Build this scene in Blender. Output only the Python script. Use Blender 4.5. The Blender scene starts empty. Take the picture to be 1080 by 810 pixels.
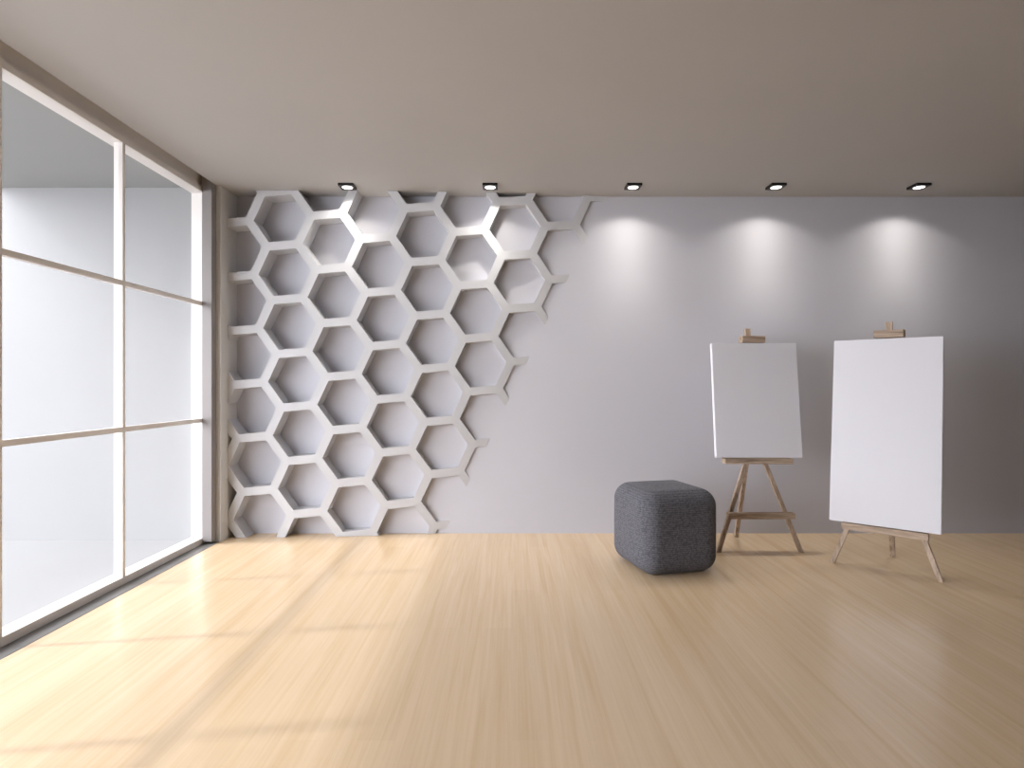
import bpy, bmesh, math
from mathutils import Vector, Matrix
PI = math.pi
scn = bpy.context.scene
C = scn.collection

# ---------------------------------------------------------------- measures
FPX = 620.0            # focal length in pixels of the 1080 px wide frame
EYE = 1.327            # camera height
BACK = 5.24            # back wall
CEIL = 3.0
LEFT = -2.45           # pier face beside the honeycomb
RIGHT = 8.0
REAR = -4.0

# ---------------------------------------------------------------- materials
def mat(name, col, rough=0.5, spec=0.5, metal=0.0):
    m = bpy.data.materials.new(name); m.use_nodes = True
    b = m.node_tree.nodes['Principled BSDF']
    b.inputs['Base Color'].default_value = (*col, 1)
    b.inputs['Roughness'].default_value = rough
    b.inputs['Metallic'].default_value = metal
    b.inputs['Specular IOR Level'].default_value = spec
    return m, m.node_tree, b

def N(nt, typ, **kw):
    n = nt.nodes.new(typ)
    for k, v in kw.items(): setattr(n, k, v)
    return n

def mapped(nt, scale, rot=(0, 0, 0)):
    tc = N(nt, 'ShaderNodeTexCoord'); mp = N(nt, 'ShaderNodeMapping')
    mp.inputs['Scale'].default_value = scale; mp.inputs['Rotation'].default_value = rot
    nt.links.new(tc.outputs['Object'], mp.inputs['Vector'])
    return mp.outputs['Vector']

def noise(nt, vec, scale, detail=3, rough=0.5, dist=0.0):
    n = N(nt, 'ShaderNodeTexNoise')
    n.inputs['Scale'].default_value = scale; n.inputs['Detail'].default_value = detail
    n.inputs['Roughness'].default_value = rough; n.inputs['Distortion'].default_value = dist
    nt.links.new(vec, n.inputs['Vector'])
    return n.outputs['Fac']

def ramp(nt, fac, stops):
    r = N(nt, 'ShaderNodeValToRGB'); e = r.color_ramp.elements
    while len(e) < len(stops): e.new(0.5)
    for i, (p, c) in enumerate(stops):
        e[i].position = p; e[i].color = (*c, 1)
    nt.links.new(fac, r.inputs['Fac'])
    return r.outputs['Color']

def mix(nt, a, b, fac, blend='MIX'):
    m = N(nt, 'ShaderNodeMix', data_type='RGBA', blend_type=blend)
    if isinstance(fac, float): m.inputs[0].default_value = fac
    else: nt.links.new(fac, m.inputs[0])
    for sock, v in ((m.inputs[6], a), (m.inputs[7], b)):
        if isinstance(v, tuple): sock.default_value = (*v, 1)
        else: nt.links.new(v, sock)
    return m.outputs[2]

def bump(nt, b, h, strength, dist):
    n = N(nt, 'ShaderNodeBump')
    n.inputs['Strength'].default_value = strength; n.inputs['Distance'].default_value = dist
    nt.links.new(h, n.inputs['Height']); nt.links.new(n.outputs['Normal'], b.inputs['Normal'])

def plaster(name, col, rough=0.75, spec=0.25):
    m, nt, b = mat(name, col, rough, spec)
    v = mapped(nt, (1, 1, 1))
    f = noise(nt, v, 1.3, 3)
    c = ramp(nt, f, [(0.3, tuple(x * 0.985 for x in col)), (0.7, tuple(min(1, x * 1.01) for x in col))])
    nt.links.new(c, b.inputs['Base Color'])
    bump(nt, b, noise(nt, v, 140, 3), 0.05, 0.002)
    return m

M_wall = plaster('wall_paint', (0.515, 0.515, 0.555))
M_low_bounce = plaster('low_bounce_wall', (0.20, 0.195, 0.19))  # same wall paint, darkened on the out-of-view walls to cut bounced light
M_ceil = plaster('ceiling_paint', (0.46, 0.445, 0.43))
M_comb = plaster('panel_lacquer', (0.55, 0.555, 0.575), 0.7, 0.2)
M_pier = plaster('pier_paint', (0.60, 0.59, 0.58))
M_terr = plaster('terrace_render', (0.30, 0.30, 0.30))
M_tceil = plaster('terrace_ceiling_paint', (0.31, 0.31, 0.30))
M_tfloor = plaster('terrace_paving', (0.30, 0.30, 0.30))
M_frame = plaster('frame_paint', (0.76, 0.73, 0.70), 0.4, 0.4)
M_stile = plaster('stile_paint', (0.25, 0.23, 0.225), 0.4, 0.4)
M_track = plaster('track_metal', (0.17, 0.165, 0.16), 0.45, 0.5)

def floor_mat():
    m, nt, b = mat('maple_laminate', (0.7, 0.55, 0.38), 0.3, 0.5)
    # plank tones: boards run away from the back wall
    br = N(nt, 'ShaderNodeTexBrick')
    br.offset = 0.37; br.squash = 1.0
    br.inputs['Scale'].default_value = 1.0
    br.inputs['Brick Width'].default_value = 1.6; br.inputs['Row Height'].default_value = 0.145
    br.inputs['Mortar Size'].default_value = 0.0012; br.inputs['Mortar Smooth'].default_value = 0.4
    br.inputs['Color1'].default_value = (0, 0, 0, 1); br.inputs['Color2'].default_value = (1, 1, 1, 1)
    br.inputs['Mortar'].default_value = (0.5, 0.5, 0.5, 1)
    nt.links.new(mapped(nt, (1, 1, 1), (0, 0, PI / 2)), br.inputs['Vector'])
    v1 = mapped(nt, (20, 0.55, 1)); v2 = mapped(nt, (70, 1.6, 1)); v3 = mapped(nt, (5, 0.45, 1))
    g1 = noise(nt, v1, 1.0, 4, 0.6, 0.6); g2 = noise(nt, v2, 1.0, 3, 0.6, 0.3); g3 = noise(nt, v3, 1.0, 2)
    A = (0.70, 0.54, 0.36); B = (0.655, 0.49, 0.31); D = (0.725, 0.57, 0.395)
    c = ramp(nt, g1, [(0.30, B), (0.52, A), (0.75, D)])
    c = mix(nt, c, ramp(nt, g2, [(0.35, (0.86, 0.82, 0.76)), (0.6, (1, 1, 1))]), 0.30, 'MULTIPLY')
    c = mix(nt, c, ramp(nt, g3, [(0.3, (0.95, 0.93, 0.90)), (0.7, (1, 1, 1))]), 0.8, 'MULTIPLY')
    c = mix(nt, c, ramp(nt, br.outputs['Color'], [(0.0, (0.96, 0.95, 0.94)), (1.0, (1, 1, 1))]), 1.0, 'MULTIPLY')
    seam = N(nt, 'ShaderNodeMath', operation='MULTIPLY'); seam.inputs[1].default_value = 0.10
    nt.links.new(br.outputs['Fac'], seam.inputs[0])
    c = mix(nt, c, (0.5, 0.36, 0.22), seam.outputs[0])
    nt.links.new(c, b.inputs['Base Color'])
    r = N(nt, 'ShaderNodeMapRange'); nt.links.new(g2, r.inputs['Value'])
    r.inputs['To Min'].default_value = 0.22; r.inputs['To Max'].default_value = 0.27
    nt.links.new(r.outputs[0], b.inputs['Roughness'])
    bump(nt, b, g2, 0.05, 0.001)
    return m
M_floor = floor_mat()

def wood(name, axis):
    m, nt, b = mat(name, (0.4, 0.3, 0.2), 0.6, 0.3)
    s1 = [45, 45, 45]; s1[axis] = 3.0
    s2 = [150, 150, 150]; s2[axis] = 8.0
    g1 = noise(nt, mapped(nt, tuple(s1)), 1.0, 4, 0.6, 0.8); g2 = noise(nt, mapped(nt, tuple(s2)), 1.0, 3, 0.6)
    c = ramp(nt, g1, [(0.30, (0.24, 0.175, 0.13)), (0.5, (0.46, 0.355, 0.27)), (0.72, (0.62, 0.50, 0.40))])
    c = mix(nt, c, ramp(nt, g2, [(0.35, (0.7, 0.66, 0.62)), (0.6, (1, 1, 1))]), 0.6, 'MULTIPLY')
    nt.links.new(c, b.inputs['Base Color'])
    bump(nt, b, g1, 0.25, 0.002)
    return m
M_wz = wood('weathered_oak_upright', 2)
M_wx = wood('weathered_oak_rail', 0)

def canvas_mat():
    m, nt, b = mat('primed_canvas', (0.73, 0.73, 0.77), 0.7, 0.3)
    v = mapped(nt, (1, 1, 1))
    w1 = N(nt, 'ShaderNodeTexWave', bands_direction='X'); w2 = N(nt, 'ShaderNodeTexWave', bands_direction='Z')
    for w in (w1, w2):
        w.inputs['Scale'].default_value = 160; nt.links.new(v, w.inputs['Vector'])
    bump(nt, b, mix(nt, w1.outputs['Color'], w2.outputs['Color'], 0.5), 0.06, 0.001)
    return m
M_canvas = canvas_mat()

def knit_mat():
    m, nt, b = mat('charcoal_knit', (0.1, 0.1, 0.11), 0.85, 0.3)
    v = mapped(nt, (70, 70, 78))
    vo = N(nt, 'ShaderNodeTexVoronoi'); vo.inputs['Scale'].default_value = 1.0
    nt.links.new(v, vo.inputs['Vector'])
    wv = N(nt, 'ShaderNodeTexWave', bands_direction='Z'); wv.inputs['Scale'].default_value = 22.0
    wv.inputs['Distortion'].default_value = 1.2; wv.inputs['Detail'].default_value = 1
    wv.inputs['Detail Scale'].default_value = 2.0
    nt.links.new(mapped(nt, (1, 1, 1)), wv.inputs['Vector'])
    h = mix(nt, vo.outputs['Distance'], wv.outputs['Color'], 0.28)
    c = ramp(nt, h, [(0.15, (0.145, 0.144, 0.165)), (0.75, (0.07, 0.07, 0.08))])
    nt.links.new(c, b.inputs['Base Color'])
    b.inputs['Sheen Weight'].default_value = 0.04
    b.inputs['Sheen Roughness'].default_value = 0.4
    bump(nt, b, h, 0.45, 0.004)
    return m
M_knit = knit_mat()
M_black = mat('black_enamel', (0.008, 0.008, 0.008), 0.35, 0.4)[0]

def emit_mat(name, col, s):
    m, nt, b = mat(name, col, 0.4)
    b.inputs['Emission Color'].default_value = (*col, 1); b.inputs['Emission Strength'].default_value = s
    # slight ring structure of the diffuser
    return m
M_lamp = emit_mat('lit_diffuser', (1.0, 0.97, 0.92), 3.0)

def glass_mat():
    m = bpy.data.materials.new('window_glass'); m.use_nodes = True
    nt = m.node_tree; nt.nodes.clear()
    o = N(nt, 'ShaderNodeOutputMaterial'); mx = N(nt, 'ShaderNodeMixShader')
    t = N(nt, 'ShaderNodeBsdfTransparent'); g = N(nt, 'ShaderNodeBsdfGlossy'); f = N(nt, 'ShaderNodeFresnel')
    t.inputs['Color'].default_value = (0.98, 0.975, 0.985, 1)
    g.inputs['Roughness'].default_value = 0.0; f.inputs['IOR'].default_value = 1.06
    nt.links.new(f.outputs[0], mx.inputs[0]); nt.links.new(t.outputs[0], mx.inputs[1])
    nt.links.new(g.outputs[0], mx.inputs[2]); nt.links.new(mx.outputs[0], o.inputs['Surface'])
    return m
M_glass = glass_mat()

# ---------------------------------------------------------------- helpers
def link(name, bm, m, parent=None, smooth=False):
    bmesh.ops.recalc_face_normals(bm, faces=bm.faces)
    me = bpy.data.meshes.new(name); bm.to_mesh(me); bm.free()
    me.materials.append(m)
    if smooth:
        for p in me.polygons: p.use_smooth = True
    o = bpy.data.objects.new(name, me); C.objects.link(o)
    if parent: o.parent = parent
    return o

def bx(bm, x0, x1, y0, y1, z0, z1):
    vs = [bm.verts.new((x, y, z)) for x in (x0, x1) for y in (y0, y1) for z in (z0, z1)]
    for f in ((0, 1, 3, 2), (4, 6, 7, 5), (0, 4, 5, 1), (2, 3, 7, 6), (0, 2, 6, 4), (1, 5, 7, 3)):
        bm.faces.new([vs[i] for i in f])
    return vs

def box(name, d, m, parent=None, bev=0.0):
    bm = bmesh.new(); bx(bm, *d)
    if bev: bmesh.ops.bevel(bm, geom=bm.edges[:], offset=bev, segments=2, affect='EDGES')
    return link(name, bm, m, parent)

def struct(o, label=None):
    o['kind'] = 'structure'
    if label: o['label'] = label
    return o

def thing(name, label, cat, loc, rz=0.0, group=None):
    o = bpy.data.objects.new(name, None); C.objects.link(o)
    o.location = loc; o.rotation_euler = (0, 0, rz)
    o['label'] = label; o['category'] = cat
    if group: o['group'] = group
    return o

# ---------------------------------------------------------------- room shell
TH = 0.15
EDGE = -2.485          # where floor and ceiling end at the window
struct(box('floor', (-2.466, RIGHT, REAR, BACK, -TH, 0.0), M_floor), 'pale maple laminate floor')
struct(box('ceiling', (EDGE, RIGHT, REAR, BACK, CEIL, CEIL + TH), M_ceil), 'plain grey ceiling')
struct(box('wall_back', (-2.45, RIGHT + TH, BACK, BACK + TH, -TH, CEIL + TH), M_wall), 'grey painted back wall')
struct(box('wall_right', (RIGHT, RIGHT + TH, REAR - TH, BACK, -TH, CEIL + TH), M_low_bounce), 'right wall out of view, darkened to cut bounce light')
struct(box('wall_rear', (-2.70, RIGHT, REAR - TH, REAR, -TH, CEIL + TH), M_low_bounce), 'wall behind the viewer, darkened to cut bounce light')
struct(box('wall_left', (-2.68, EDGE, REAR, -0.87, -TH, CEIL + TH), M_wall), 'grey wall before the window')
# pier at the far left corner: its edge faces the room, its side closes the honeycomb
bm = bmesh.new(); bx(bm, -2.68, LEFT, 4.948, BACK + TH, -TH, CEIL + TH)
struct(link('trim_1', bm, M_pier), 'narrow grey corner pier between window and honeycomb')

# terrace outside the window
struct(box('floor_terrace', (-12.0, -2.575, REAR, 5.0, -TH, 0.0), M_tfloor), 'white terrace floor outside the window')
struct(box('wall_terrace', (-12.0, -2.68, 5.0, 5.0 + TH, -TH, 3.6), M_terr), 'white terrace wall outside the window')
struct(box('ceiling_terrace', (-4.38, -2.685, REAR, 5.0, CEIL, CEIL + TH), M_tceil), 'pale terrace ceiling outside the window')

# ---------------------------------------------------------------- window
XI, XO = -2.574, -2.683
JAMB = 4.92; NEAR = -0.81
SILL, HEAD = 0.050, 2.927
win = bpy.data.objects.new('window_1', None); C.objects.link(win)
struct(win, 'tall white framed window wall of large panes along the left side')
bm = bmesh.new()
bx(bm, XO, XI, NEAR - 0.06, JAMB + 0.028, -TH, SILL)
bx(bm, XO, XI, NEAR - 0.06, JAMB + 0.028, HEAD, 2.973)
bx(bm, XO, -2.60, NEAR - 0.06, JAMB + 0.028, 2.973, CEIL + TH)
bx(bm, XO, XI, JAMB, JAMB + 0.028, SILL, HEAD)
bx(bm, XO, XI, NEAR - 0.06, NEAR, SILL, HEAD)
link('window_frame', bm, M_frame, win)
box('pocket_top', (-2.60, EDGE, NEAR - 0.06, 4.948, CEIL + 0.12, CEIL + TH), M_frame, win)
box('stile', (-2.570, -2.489, 4.872, 4.948, 0.022, CEIL + 0.12), M_stile, win, 0.002)
box('stile', (-2.570, -2.489, NEAR - 0.06, NEAR + 0.01, 0.022, CEIL + 0.12), M_stile, win, 0.002)
box('floor_track', (XI, -2.4665, NEAR - 0.06, 4.948, -TH, 0.002), M_track, win)
mull = [3.886 - 0.945 * k for k in range(5)]
ys = [NEAR] + sorted(mull) + [JAMB]
for y in mull:
    box('mullion', (-2.632, XI, y, y + 0.027, SILL, HEAD), M_frame, win)
for z in (1.011, 1.982):
    for k in range(len(ys) - 1):
        a = ys[k] + (0.027 if k else 0); b = ys[k + 1]
        box('glazing_bar', (-2.612, XI, a, b, z, z + 0.033), M_frame, win)
zs = [(SILL, 1.011), (1.044, 1.982), (2.015, HEAD)]
for k in range(len(ys) - 1):
    a = ys[k] + (0.027 if k else 0); b = ys[k + 1]
    for z0, z1 in zs:
        bm = bmesh.new()
        vs = [bm.verts.new(p) for p in ((-2.600, a, z0), (-2.600, b, z0), (-2.600, b, z1), (-2.600, a, z1))]
        bm.faces.new(vs)
        link('glass_pane', bm, M_glass, win)

# ---------------------------------------------------------------- honeycomb wall panel
def honeycomb():
    tm, L = 0.19, 100.0
    pit = 0.464526; th = 0.085613; X0, Z0 = -1.99758, 2.756548
    W = 0.0715                                           # bar width
    s = 620.0 / BACK
    # distance (in metres on the wall) inside the slanted right-hand border
    nx, nz = 0.900, -0.4356
    bx0, bz0 = (619 - 540) / s, EYE + (405 - 252) / s
    def dist(x, z): return (bx0 - x) * nx + (bz0 - z) * nz
    def depth(x, z): return tm * (1 - math.exp(-max(dist(x, z), 0) / (L / s)))
    dn = Vector((math.sin(th), -math.cos(th))) * pit
    sd = Vector((math.sin(th + PI / 3), -math.cos(th + PI / 3))) * pit
    # opening corners of every cell; bars are the lattice minus the openings
    R = pit / math.sqrt(3); r = (pit - W) / math.sqrt(3)
    bm = bmesh.new()
    cache = {}
    def V(x, z):
        k = (round(x, 4), round(z, 4))
        if k not in cache: cache[k] = bm.verts.new((x, 0, z))
        return cache[k]
    NS = 5
    for i in range(-3, 9):
        for j in range(-9, 10):
            c = Vector((X0, Z0)) + sd * i + dn * j
            if not (-3.2 < c.x < 1.4 and -0.5 < c.y < 3.5): continue
            for k in range(6):
                a0 = th + k * PI / 3; a1 = a0 + PI / 3
                # outer (shared) edge and inner (opening) edge of this sector
                o0 = c + Vector((math.cos(a0), math.sin(a0))) * R
                o1 = c + Vector((math.cos(a1), math.sin(a1))) * R
                i0 = c + Vector((math.cos(a0), math.sin(a0))) * r
                i1 = c + Vector((math.cos(a1), math.sin(a1))) * r
                for q in range(NS):
                    f0, f1 = q / NS, (q + 1) / NS
                    p = [o0.lerp(o1, f0), o0.lerp(o1, f1), i0.lerp(i1, f1), i0.lerp(i1, f0)]
                    try: bm.faces.new([V(*w) for w in p])
                    except ValueError: pass
    bmesh.ops.remove_doubles(bm, verts=bm.verts[:], dist=0.0006)
    eps = 0.0015
    def cut(co, no):
        bmesh.ops.bisect_plane(bm, geom=bm.verts[:] + bm.edges[:] + bm.faces[:], plane_co=co, plane_no=no, clear_outer=True)
    # widen before cutting: the front stands nearer than the wall, limits are in wall space
    cut((LEFT + eps, 0, 0), (-1, 0, 0))
    cut((0, 0, CEIL - eps), (0, 0, 1))
    cut((0, 0, eps), (0, 0, -1))
    cut((bx0 - 0.006, 0, bz0), (nx, 0, nz))
    # extrude from the wall to the curved front
    ret = bmesh.ops.extrude_face_region(bm, geom=bm.faces[:])
    top = [g for g in ret['geom'] if isinstance(g, bmesh.types.BMVert)]
    tops = set(top)
    for v in bm.verts:
        if v in tops: v.co.y = BACK - max(depth(v.co.x, v.co.z), 0.0015)
        else: v.co.y = BACK - 0.0005
    o = link('honeycomb_panel', bm, M_comb)
    o['label'] = 'pale grey hexagonal honeycomb lattice on the back wall, tapering off to the right'
    o['category'] = 'wall panel'
    bv = o.modifiers.new('bevel', 'BEVEL'); bv.width = 0.0025; bv.segments = 1; bv.limit_method = 'ANGLE'
    bv.angle_limit = math.radians(50)
    return o
honeycomb()

# ---------------------------------------------------------------- downlights
def downlight(x, label):
    t = thing('downlight', label, 'ceiling light', (x, 4.94, CEIL), 0, 'square black ceiling downlights')
    h = 0.0625; d = 0.020; ri = 0.047
    # square rim with a round opening
    bm = bmesh.new(); n = 48
    def ring(r, z): return [bm.verts.new((r * math.cos(2 * PI * k / n), r * math.sin(2 * PI * k / n), z)) for k in range(n)]
    def sq(z):
        out = []
        for k in range(n):
            a = 2 * PI * k / n; c, s = math.cos(a), math.sin(a); m = max(abs(c), abs(s))
            out.append(bm.verts.new((h * c / m, h * s / m, z)))
        return out
    a, b, c, e = sq(0), sq(-d), ring(ri, -d), ring(ri - 0.004, -0.004)
    for p, q in ((a, b), (b, c), (c, e)):
        for k in range(n): bm.faces.new((p[k], p[(k + 1) % n], q[(k + 1) % n], q[k]))
    bm.faces.new(a)
    link('frame', bm, M_black, t)
    # round, slightly domed diffuser
    bm = bmesh.new(); rings = []
    for rr, z in ((ri - 0.003, -0.008), (ri - 0.004, -0.020), (ri * 0.6, -0.0235), (ri * 0.2, -0.0245)):
        rings.append([bm.verts.new((rr * math.cos(2 * PI * k / n), rr * math.sin(2 * PI * k / n), z)) for k in range(n)])
    for p, q in zip(rings, rings[1:]):
        for k in range(n): bm.faces.new((p[k], p[(k + 1) % n], q[(k + 1) % n], q[k]))
    bm.faces.new(rings[-1]); bm.faces.new(rings[0])
    o = link('diffuser', bm, M_lamp, t, True); o['label'] = 'glowing round diffuser'
    # lamp beam: wide soft cone
    # reflector lamp: soft cut-off at the rim of the cone, stronger towards the floor
    L = bpy.data.lights.new('beam', 'SPOT'); L.energy = BEAM_W; L.color = (1.0, 0.94, 0.865)
    L.spot_size = math.radians(150); L.spot_blend = 0.2; L.shadow_soft_size = 0.018
    L.use_nodes = True; ln = L.node_tree
    em = ln.nodes['Emission']
    tc = N(ln, 'ShaderNodeTexCoord'); sp = N(ln, 'ShaderNodeSeparateXYZ'); ab = N(ln, 'ShaderNodeMath', operation='ABSOLUTE')
    ln.links.new(tc.outputs['Normal'], sp.inputs[0]); ln.links.new(sp.outputs['Z'], ab.inputs[0])
    rp = ramp(ln, ab.outputs[0], [(c, (v / 6.0,) * 3) for c, v in
              ((0.37, 0.0), (0.455, 0.16), (0.53, 0.68), (0.755, 1.6), (0.857, 2.5), (0.92, 3.8), (0.956, 4.6), (1.0, 5.4))])
    ln.links.new(rp, em.inputs['Strength'])
    lo = bpy.data.objects.new('beam', L); C.objects.link(lo); lo.parent = t; lo.location = (0, 0, -0.03)
BEAM_W = 90.0
for x, lb in ((-1.383, 'black square ceiling downlight farthest left, nearest the window'),
              (-0.183, 'black square ceiling downlight over the right part of the honeycomb, second from left'),
              (1.018, 'middle black square ceiling downlight, above the bare wall over the ottoman'),
              (2.219, 'black square ceiling downlight above the easel with the smaller canvas'),
              (3.420, 'black square ceiling downlight farthest right, above the larger canvas')):
    downlight(x, lb)

# ---------------------------------------------------------------- ottoman
def ottoman():
    w, h, r = 0.598, 0.5845, 0.121
    bm = bmesh.new(); n = 10
    # cube-sphere swept into a rounded box
    def pt(ax, sgn, u, v):
        p = [0, 0, 0]; p[ax] = sgn; p[(ax + 1) % 3] = u; p[(ax + 2) % 3] = v
        return Vector(p)
    cache = {}
    half = Vector((w / 2, w / 2, h / 2)); core = half - Vector((r, r, r))
    # coordinates per axis: n steps across each fillet, several across the flat
    def axis(c, hf):
        xs = [-(c + r * math.tan(PI / 4 * (1 - k / n))) for k in range(n)]
        xs += [-c + 2 * c * k / 12 for k in range(13)]
        xs += [c + r * math.tan(PI / 4 * ((k + 1) / n)) for k in range(n)]
        return xs
    AX = [axis(core[i], half[i]) for i in range(3)]
    def V(p):
        q = Vector([max(-core[i], min(core[i], p[i])) for i in range(3)])
        d = p - q
        s = q + d.normalized() * r if d.length > 1e-9 else p
        # soft upholstered crown on each face
        f = [1 - (s[i] / half[i]) ** 2 for i in range(3)]
        out = s.copy()
        k = tuple(round(c, 5) for c in s)
        if k not in cache:
            cx = 0.004
            for i in range(3):
                j, l = (i + 1) % 3, (i + 2) % 3
                out[i] += (1 if s[i] > 0 else -1) * cx * max(f[j], 0) * max(f[l], 0) * (abs(s[i]) / half[i]) ** 4 * (0 if (i == 2 and s[i] < 0) else 1)
            cache[k] = bm.verts.new(out + Vector((0, 0, h / 2)))
        return cache[k]
    for ax in range(3):
        b, c = (ax + 1) % 3, (ax + 2) % 3
        for sg in (-1, 1):
            for i in range(len(AX[b]) - 1):
                for j in range(len(AX[c]) - 1):
                    q = []
                    for di, dj in ((0, 0), (1, 0), (1, 1), (0, 1)):
                        p = Vector((0, 0, 0)); p[ax] = sg * half[ax]; p[b] = AX[b][i + di]; p[c] = AX[c][j + dj]
                        q.append(V(p))
                    q2 = []
                    for v in q:
                        if v not in q2: q2.append(v)
                    if len(q2) > 2:
                        try: bm.faces.new(q2)
                        except ValueError: pass
    o = link('ottoman', bm, M_knit, None, True)
    o.location = (1.1158, 4.3357, 0.0); o.rotation_euler = (0, 0, 0.2477)
    o['label'] = 'charcoal knitted cube ottoman with rounded corners on the wood floor'
    o['category'] = 'ottoman'
ottoman()

# ---------------------------------------------------------------- easels
TAN = 0.12
def stick(name, p0, p1, wx, wy, parent, m):
    """slanted bar with level ends: section wx by wy, from p0 up to p1"""
    bm = bmesh.new(); vs = []
    for p in (p0, p1):
        vs.append([bm.verts.new((p[0] + a * wx / 2, p[1] + b * wy / 2, p[2])) for a, b in ((-1, -1), (1, -1), (1, 1), (-1, 1))])
    for k in range(4): bm.faces.new((vs[0][k], vs[0][(k + 1) % 4], vs[1][(k + 1) % 4], vs[1][k]))
    bm.faces.new(vs[0]); bm.faces.new(vs[1])
    bmesh.ops.bevel(bm, geom=bm.edges[:], offset=0.002, segments=1, affect='EDGES')
    return link(name, bm, m, parent)

def rail(name, d, parent):
    return box(name, d, M_wx, parent, 0.0025)

def easel(loc, rz, label, with_ledge):
    t = thing('easel', label, 'easel', loc, rz, 'wooden easels by the back wall')
    ZT = 0.86
    for s in (-1, 1):
        # the two front legs close towards the mast
        stick('leg', (s * 0.328, 0.0, 0.0), (s * (0.328 - 0.361 * ZT), TAN * ZT, ZT), 0.034, 0.030, t, M_wz)
    stick('leg', (-0.008, 0.468, 0.0), (0.0, 0.155, 0.98), 0.034, 0.028, t, M_wz)
    stick('mast', (0.0, TAN * 0.70 + 0.034, 0.70), (0.0, TAN * 1.79 + 0.030, 1.79), 0.046, 0.026, t, M_wz)
    yb = TAN * 0.30
    rail('crossbar', (-0.260, 0.264, yb - 0.078, yb - 0.018, 0.270, 0.315), t)
    if with_ledge:
        yl = TAN * 0.73
        rail('ledge', (-0.272, 0.264, yl - 0.098, yl - 0.0, 0.697, 0.739), t)
    # clamp that grips the top edge of the canvas
    yc = TAN * 1.70
    rail('clamp', (-0.083, 0.103, yc - 0.074, yc + 0.014, 1.668, 1.722), t)
    return t

e1 = (1.958, 4.648, 0.0); R2 = math.radians(-40.5); e2 = (2.636, 4.169, 0.0)
easel(e1, 0.0, 'weathered wooden tripod easel with a raised ledge, carrying the smaller canvas', True)
easel(e2, R2, 'weathered wooden tripod easel turned to the left, carrying the larger canvas low', False)

def canvas(loc, rz, w, zb, zt, dx, label):
    """stretched canvas leaning back at the easel's slope"""
    tk = 0.046
    ang = math.atan(TAN); hgt = (zt - zb) / math.cos(ang)
    bm = bmesh.new(); bx(bm, -w / 2, w / 2, 0, tk, 0, hgt)
    bmesh.ops.bevel(bm, geom=bm.edges[:], offset=0.003, segments=2, affect='EDGES')
    o = link('canvas', bm, M_canvas)
    T = Matrix.Translation(loc) @ Matrix.Rotation(rz, 4, 'Z') @ Matrix.Translation((dx, zb * TAN - 0.068, zb)) @ Matrix.Rotation(-ang, 4, 'X')
    o.matrix_world = T
    o['label'] = label; o['category'] = 'canvas'; o['group'] = 'blank canvases on easels'
canvas(e1, 0.0, 0.686, 0.7455, 1.664, 0.009, 'smaller blank white canvas standing on the raised ledge of the left easel')
canvas(e2, R2, 0.676, 0.3215, 1.660, -0.004, 'tall blank white canvas on the right easel, reaching almost to the floor')

# ---------------------------------------------------------------- light
sun = bpy.data.lights.new('sun', 'SUN'); sun.energy = 2.7; sun.angle = math.radians(2.6); sun.color = (1.0, 0.98, 0.95)
so = bpy.data.objects.new('sun', sun); C.objects.link(so)
el = math.radians(38.0); hd = math.atan2(0.15, 1.0)
dirv = Vector((math.cos(el) * math.cos(hd), math.cos(el) * math.sin(hd), -math.sin(el)))
so.rotation_euler = dirv.to_track_quat('-Z', 'Y').to_euler()
so.location = (-8, 2, 8)

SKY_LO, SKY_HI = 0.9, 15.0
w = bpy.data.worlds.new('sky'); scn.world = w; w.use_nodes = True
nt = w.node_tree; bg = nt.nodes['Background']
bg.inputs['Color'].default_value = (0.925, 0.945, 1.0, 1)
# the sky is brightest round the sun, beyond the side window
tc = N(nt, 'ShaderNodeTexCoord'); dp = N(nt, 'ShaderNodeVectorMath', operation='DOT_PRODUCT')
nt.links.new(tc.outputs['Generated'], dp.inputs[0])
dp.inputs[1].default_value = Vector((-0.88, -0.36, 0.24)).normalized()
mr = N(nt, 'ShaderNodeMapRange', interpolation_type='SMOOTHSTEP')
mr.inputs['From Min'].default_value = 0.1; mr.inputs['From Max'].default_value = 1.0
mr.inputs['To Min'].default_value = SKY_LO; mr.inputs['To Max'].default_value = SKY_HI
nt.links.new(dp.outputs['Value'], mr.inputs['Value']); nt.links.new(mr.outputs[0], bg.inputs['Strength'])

# ---------------------------------------------------------------- camera
cam = bpy.data.cameras.new('camera'); cam.sensor_width = 36.0; cam.lens = 36.0 * FPX / 1080.0
cam.clip_start = 0.02
co = bpy.data.objects.new('camera', cam); C.objects.link(co)
co.location = (0, 0, EYE); co.rotation_euler = (PI / 2, 0, 0)
cam.shift_y = 0.0004
scn.camera = co

scn.view_settings.view_transform = 'Standard'
scn.view_settings.look = 'None'
scn.view_settings.gamma = 1.0
scn.view_settings.use_curve_mapping = False
scn.view_settings.exposure = -0.42
try:
    scn.cycles.max_bounces = 16; scn.cycles.diffuse_bounces = 10
    scn.cycles.transparent_max_bounces = 16
    scn.cycles.use_denoising = True
except Exception: pass
